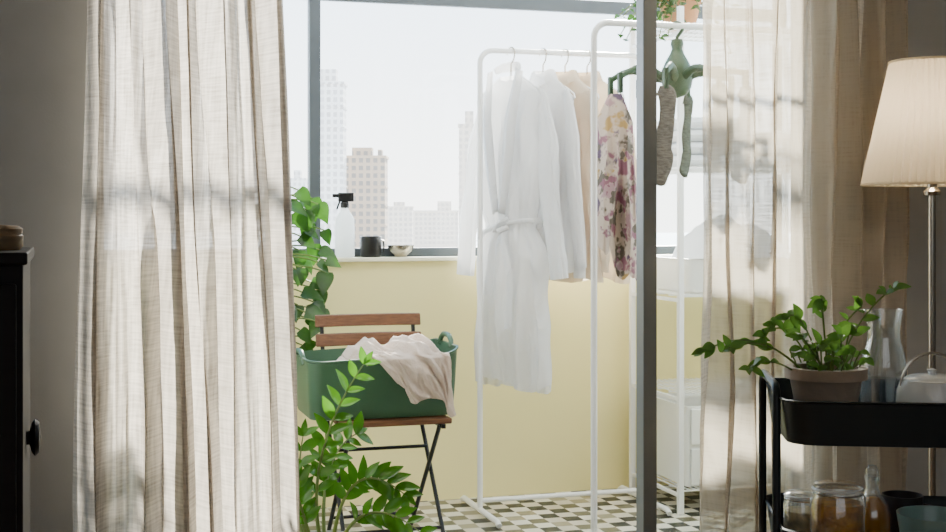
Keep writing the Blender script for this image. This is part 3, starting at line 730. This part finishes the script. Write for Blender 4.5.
MB().lathe([(0,1.29),(.014,1.292),(.018,1.31),(.03,1.34),(.03,1.36),(.018,1.38),(0,1.385)],20).obj('bulb',bm_,e)
ld=bpy.data.lights.new('lamp_light','POINT'); ld.energy=11; ld.color=(1,.84,.64); ld.shadow_soft_size=.04
lo=bpy.data.objects.new('lamp_light',ld); COL.objects.link(lo); lo.location=B(lu,2.12,1.36)
# ------------------------------------------------------------ trolley
TX,TY=.820,2.585; DZ=-.012
e=thing('utility_trolley',(TX,TY,0),'black steel kitchen trolley with deep trays holding jars and plant','trolley',radians(-6))
def tray(z,h): 
    MB().rr([(z,.19,.145,.05),(z+.004,.215,.165,.05),(z+h-.004,.224,.173,.05),(z+h,.230,.179,.052),(z+h+.002,.226,.175,.05),(z+h-.004,.221,.170,.05),(z+.008,.212,.162,.05)],n=8).obj('tray',M['trol'],e)
tray(.700+DZ,.086); tray(.448,.083); tray(.13,.083)
for sx in(-1,1):
    x=sx*.233; 
    MB().tube([(x,-.115,.07),(x,-.115,.77),(x,-.11,.785),(x,-.095,.795),(x,.095,.795),(x,.11,.785),(x,.115,.77),(x,.115,.07)],.008,10).obj('side_frame',M['trol'],e)
    for y in(-.115,.115):
        b=MB(); b.tube([(x-.011,y,.025),(x+.011,y,.025)],.025,18); b.box((x,y,.055),(.03,.02,.03)); b.obj('caster',M['blackp'],e,smooth=False)
ZT=.709+DZ; 
# herb pot
PX,PY=.690,2.57
e=thing('herb_plant',(PX,PY,ZT),'leafy green herb in a clay pot on the black trolley','potted plant',0)
pot(e,.070,.126,M['terra'],rim=.03,taper=.7)
st=MB(); lf=MB()
def KH(px,py,Y=2.56): return ((px-473)/1314*Y-PX,Y-PY,H+(215-py)/1314*Y-ZT)
hst=[((-.03,0,.1),KH(760,320),KH(706,350)),((-.03,-.01,.1),KH(765,325),KH(722,352,2.5)),((-.02,0,.1),KH(790,305),KH(760,338)),((0,0,.1),KH(800,300),KH(788,318)),
((.01,.02,.1),KH(820,280),KH(822,303)),((.02,0,.1),KH(850,320),KH(893,288)),((.03,0,.1),KH(850,310),KH(856,330,2.5)),((.0,-.03,.1),KH(810,345),KH(800,335,2.45)),
((.02,-.03,.1),KH(840,345),KH(842,335,2.45)),((-.04,-.03,.1),KH(770,350),KH(750,368,2.45)),((0,.03,.1),KH(800,320,2.68),KH(775,325,2.7)),((0,0,.1),KH(812,345),KH(820,345,2.42)),((.02,0.02,.1),KH(830,330,2.62),KH(862,306,2.6))]
for p0,p1,p2 in hst:
    pts=bez(p0,p1,p2,12); st.tube(pts,.0018,6)
    for i in range(5,13,1):
        t=(pts[i]-pts[i-1]).normalized()
        for q in range((i%2) if i<11 else 3):
            d=Vector((random.uniform(-1,1),random.uniform(-1,.5),random.uniform(-.3,.7)))+t*.4
            s=random.uniform(.020,.036); leaf(lf,pts[i],d,Vector((random.uniform(-.5,.5),-.8,.7)),s,s*.60,fold=.2,droop=.3)
for k in range(34):
    a=random.uniform(0,2*pi); r=random.uniform(.02,.065); p=Vector((r*cos(a),r*sin(a),.110)); q=p+Vector((cos(a)*.02,sin(a)*.02,random.uniform(.01,.06)))
    st.tube([p,(p+q)/2+Vector((0,0,.004)),q],.0016,6); s=random.uniform(.02,.034)
    leaf(lf,q,Vector((random.uniform(-1,1),random.uniform(-1,.3),random.uniform(-.3,.6))),Vector((random.uniform(-.5,.5),-.8,.7)),s,s*.62,fold=.2,droop=.3)
st.obj('stems',M['stem'],e); lf.obj('leaves',M['leafh'],e,sharp=0)
# carafe
e=thing('glass_carafe',(.834,2.668,ZT),'clear glass carafe standing on the black trolley','carafe',0)
MB().lathe([(0,0),(.036,0),(.042,.006),(.0445,.02),(.0445,.115),(.041,.14),(.033,.165),(.031,.18),(.034,.21),(.037,.232),(.0355,.232),(.032,.21),(.0295,.18),(.0315,.165),(.0395,.139),(.043,.114),(.043,.02),(.04,.009),(0,.008)],36).obj('body',M['jar'],e)
MB().lathe([(0,.009),(.04,.01),(.0425,.02),(.0425,.09),(0,.09)],32).obj('water',glass('still_water',(.97,.98,.98),.05,.3,whiten=.04),e)
# teapot
e=thing('teapot',(.868,2.485,ZT),'small white ceramic teapot on the black trolley','teapot',0)
MB().lathe([(0,0),(.045,0),(.06,.02),(.066,.05),(.064,.09),(.056,.112),(.050,.114),(0,.114)],36).obj('body',M['ceram'],e)
MB().lathe([(0,.113),(.050,.114),(.042,.119),(.008,.122),(.007,.126),(.010,.131),(0,.134)],24).obj('lid',M['ceram'],e)
MB().tube([(.055,0,.04),(.085,0,.06),(.10,0,.085),(.108,0,.098)],[.016,.012,.009,.008],10).obj('spout',M['ceram'],e)
MB().tube([(.058*-cos(a),0,.10+.062*sin(a)) for a in [pi*i/14 for i in range(15)]],.003,8).obj('handle',M['chrome'],e)
# lower tray items
ZM=.457
def jar(x,y,r,h,content,label,fill=.72):
    e=thing('clip_top_jar',(x,y,ZM),label,'jar',.4)
    MB().lathe([(0,0),(r*.9,0),(r,.006),(r,h*.8),(r*.9,h*.86),(r*.88,h*.92),(r*.85,h*.92),(r*.87,h*.85),(r*.96,h*.79),(r*.96,.008),(0,.006)],36).obj('body',M['jar'],e)
    MB().lathe([(0,.008),(r*.93,.008),(r*.94,h*fill),(r*.5,h*(fill+.03)),(0,h*(fill+.02))],28).obj('contents',content,e)
    MB().lathe([(0,h*.94),(r*.86,h*.94),(r*.92,h*.955),(r*.9,h*.98),(r*.6,h*1.0),(0,h*1.0)],36).obj('lid',M['jar'],e)
    ring=lambda rr,z:[(rr*cos(a),rr*sin(a),z) for a in [2*pi*i/36 for i in range(36)]]
    MB().tube(ring(r*.91,h*.93),.0025,8,closed=True).obj('rubber_seal',M['ceram'],e)
    MB().tube(ring(r*.93,h*.88),.0015,6,closed=True).obj('wire_ring',M['chrome'],e)
    MB().tube([(r*.93,-.012,h*.88),(r*1.1,-.012,h*.8),(r*1.08,-.012,h*.6),(r*1.08,.012,h*.6),(r*1.1,.012,h*.8),(r*.93,.012,h*.88)],.0016,6).obj('clasp',M['chrome'],e)
jar(.645,2.575,.036,.122,M['pasta'],'small clip-top glass jar of dried pasta on trolley tray',.7)
jar(.692,2.495,.050,.155,M['orange'],'large clip-top glass jar of orange dried fruit on trolley',.76)
e=thing('oil_bottle',(.778,2.56,ZM),'clear glass bottle of golden oil on the trolley','bottle',0)
MB().lathe([(0,0),(.03,0),(.035,.006),(.035,.075),(.030,.1),(.015,.12),(.012,.135),(.015,.155),(.013,.155),(.010,.135),(.013,.12),(.028,.098),(.033,.074),(.033,.008),(0,.008)],30).obj('body',M['jar'],e)
MB().lathe([(0,.009),(.0325,.009),(.0325,.075),(.026,.097),(.012,.112),(0,.113)],24).obj('oil',M['oil'],e)
MB().lathe([(0,.148),(.010,.148),(.013,.165),(.008,.175),(0,.176)],16).obj('stopper',M['jar'],e)
e=thing('mug',(.858,2.625,ZM),'dark brown stoneware cup on the trolley','mug',0)
MB().lathe([(0,0),(.03,0),(.038,.02),(.04,.105),(.037,.105),(.035,.02),(0,.01)],28).obj('body',M['dark'],e)
MB().tube([(.037,0,.085),(.06,0,.08),(.064,0,.055),(.055,0,.03),(.036,0,.025)],.004,8).obj('handle',M['dark'],e)
o=MB().lathe([(0,0),(.035,0),(.038,.008),(.062,.05),(.070,.098),(.067,.098),(.059,.05),(.034,.014),(0,.012)],36).obj('serving_bowl',M['teal']); tag(o,'sage green stoneware bowl on the trolley','bowl',(.874,2.487,ZM),0)
# ------------------------------------------------------------ dark cabinet
e=thing('tall_cabinet',B(-1.36,2.56,0),'black wooden cabinet standing in the dim room','cabinet')
MB().box((0,0,.52),(.52,.38,1.04)).obj('body',M['cab'],e,smooth=False,bevel=.003)
MB().box((0.003,0,1.05),(.528,.392,.020)).obj('top_board',M['cab'],e,smooth=False,bevel=.003)
MB().box((0,-.197,.53),(.50,.014,.96)).obj('door',M['cab'],e,smooth=False,bevel=.003)
o=MB().lathe([(0,0),(.012,0),(.012,.005),(.026,.009),(.032,.014),(.026,.021),(0,.024)],28).obj('side_knob',M['cab'],e); o.location=(.26,-.02,.735); o.rotation_euler=(0,pi/2,0)
e=thing('lidded_jar',B(-1.138,2.60,1.0605),'round turned wooden jar with lid on the black cabinet','jar')
MB().lathe([(0,0),(.028,0),(.033,.006),(.034,.024),(.030,.028),(0,.028)],28).obj('body',M['jarwood'],e)
MB().lathe([(0,.028),(.032,.028),(.033,.036),(.025,.041),(0,.043)],28).obj('lid',M['jarwood'],e)
# ------------------------------------------------------------ light & world
w=bpy.data.worlds.new('World'); SC.world=w; w.use_nodes=True; n=w.node_tree.nodes; l=w.node_tree.links
bg=n['Background']; tc=n.new('ShaderNodeTexCoord'); sp=n.new('ShaderNodeSeparateXYZ'); l.new(tc.outputs['Generated'],sp.inputs[0])
r=n.new('ShaderNodeValToRGB'); r.color_ramp.elements[0].position=0; r.color_ramp.elements[0].color=(1,.985,.96,1); r.color_ramp.elements[1].position=.35; r.color_ramp.elements[1].color=(.46,.70,1,1)
l.new(sp.outputs['Z'],r.inputs[0]); l.new(r.outputs[0],bg.inputs[0]); bg.inputs[1].default_value=6.2
sd=bpy.data.lights.new('sun','SUN'); sd.energy=42; sd.color=(1,.93,.82); sd.angle=radians(1.4)
so=bpy.data.objects.new('sun',sd); COL.objects.link(so); d=Vector((-.11,-.86,-.34)); so.rotation_euler=d.to_track_quat('-Z','Y').to_euler()
def area(name,loc,target,sx,sy,e,col):
    a=bpy.data.lights.new(name,'AREA'); a.shape='RECTANGLE'; a.size=sx; a.size_y=sy; a.energy=e; a.color=col
    o=bpy.data.objects.new(name,a); COL.objects.link(o); o.location=loc; o.rotation_euler=(Vector(target)-Vector(loc)).to_track_quat('-Z','Y').to_euler(); return o
area('balcony_fill',B(.3,1.3,2.6),B(.3,.2,.8),2.6,.4,24,(1,.94,.83))  # added fill without a fixture, brightens the parapet wall and clothes
area('room_fill',B(-1.0,6.6,1.9),B(0,1.7,1.0),3,1.6,16,(.90,.95,1))  # added fill behind the camera, lifts the closed room; no window there
# ------------------------------------------------------------ camera
cd=bpy.data.cameras.new('camera'); cd.sensor_width=36; cd.lens=1314/946*36; cd.shift_y=-(266-215)/946; cd.clip_end=5000
co=bpy.data.objects.new('camera',cd); COL.objects.link(co); co.location=(0,0,H); co.rotation_euler=(radians(90),0,0); SC.camera=co
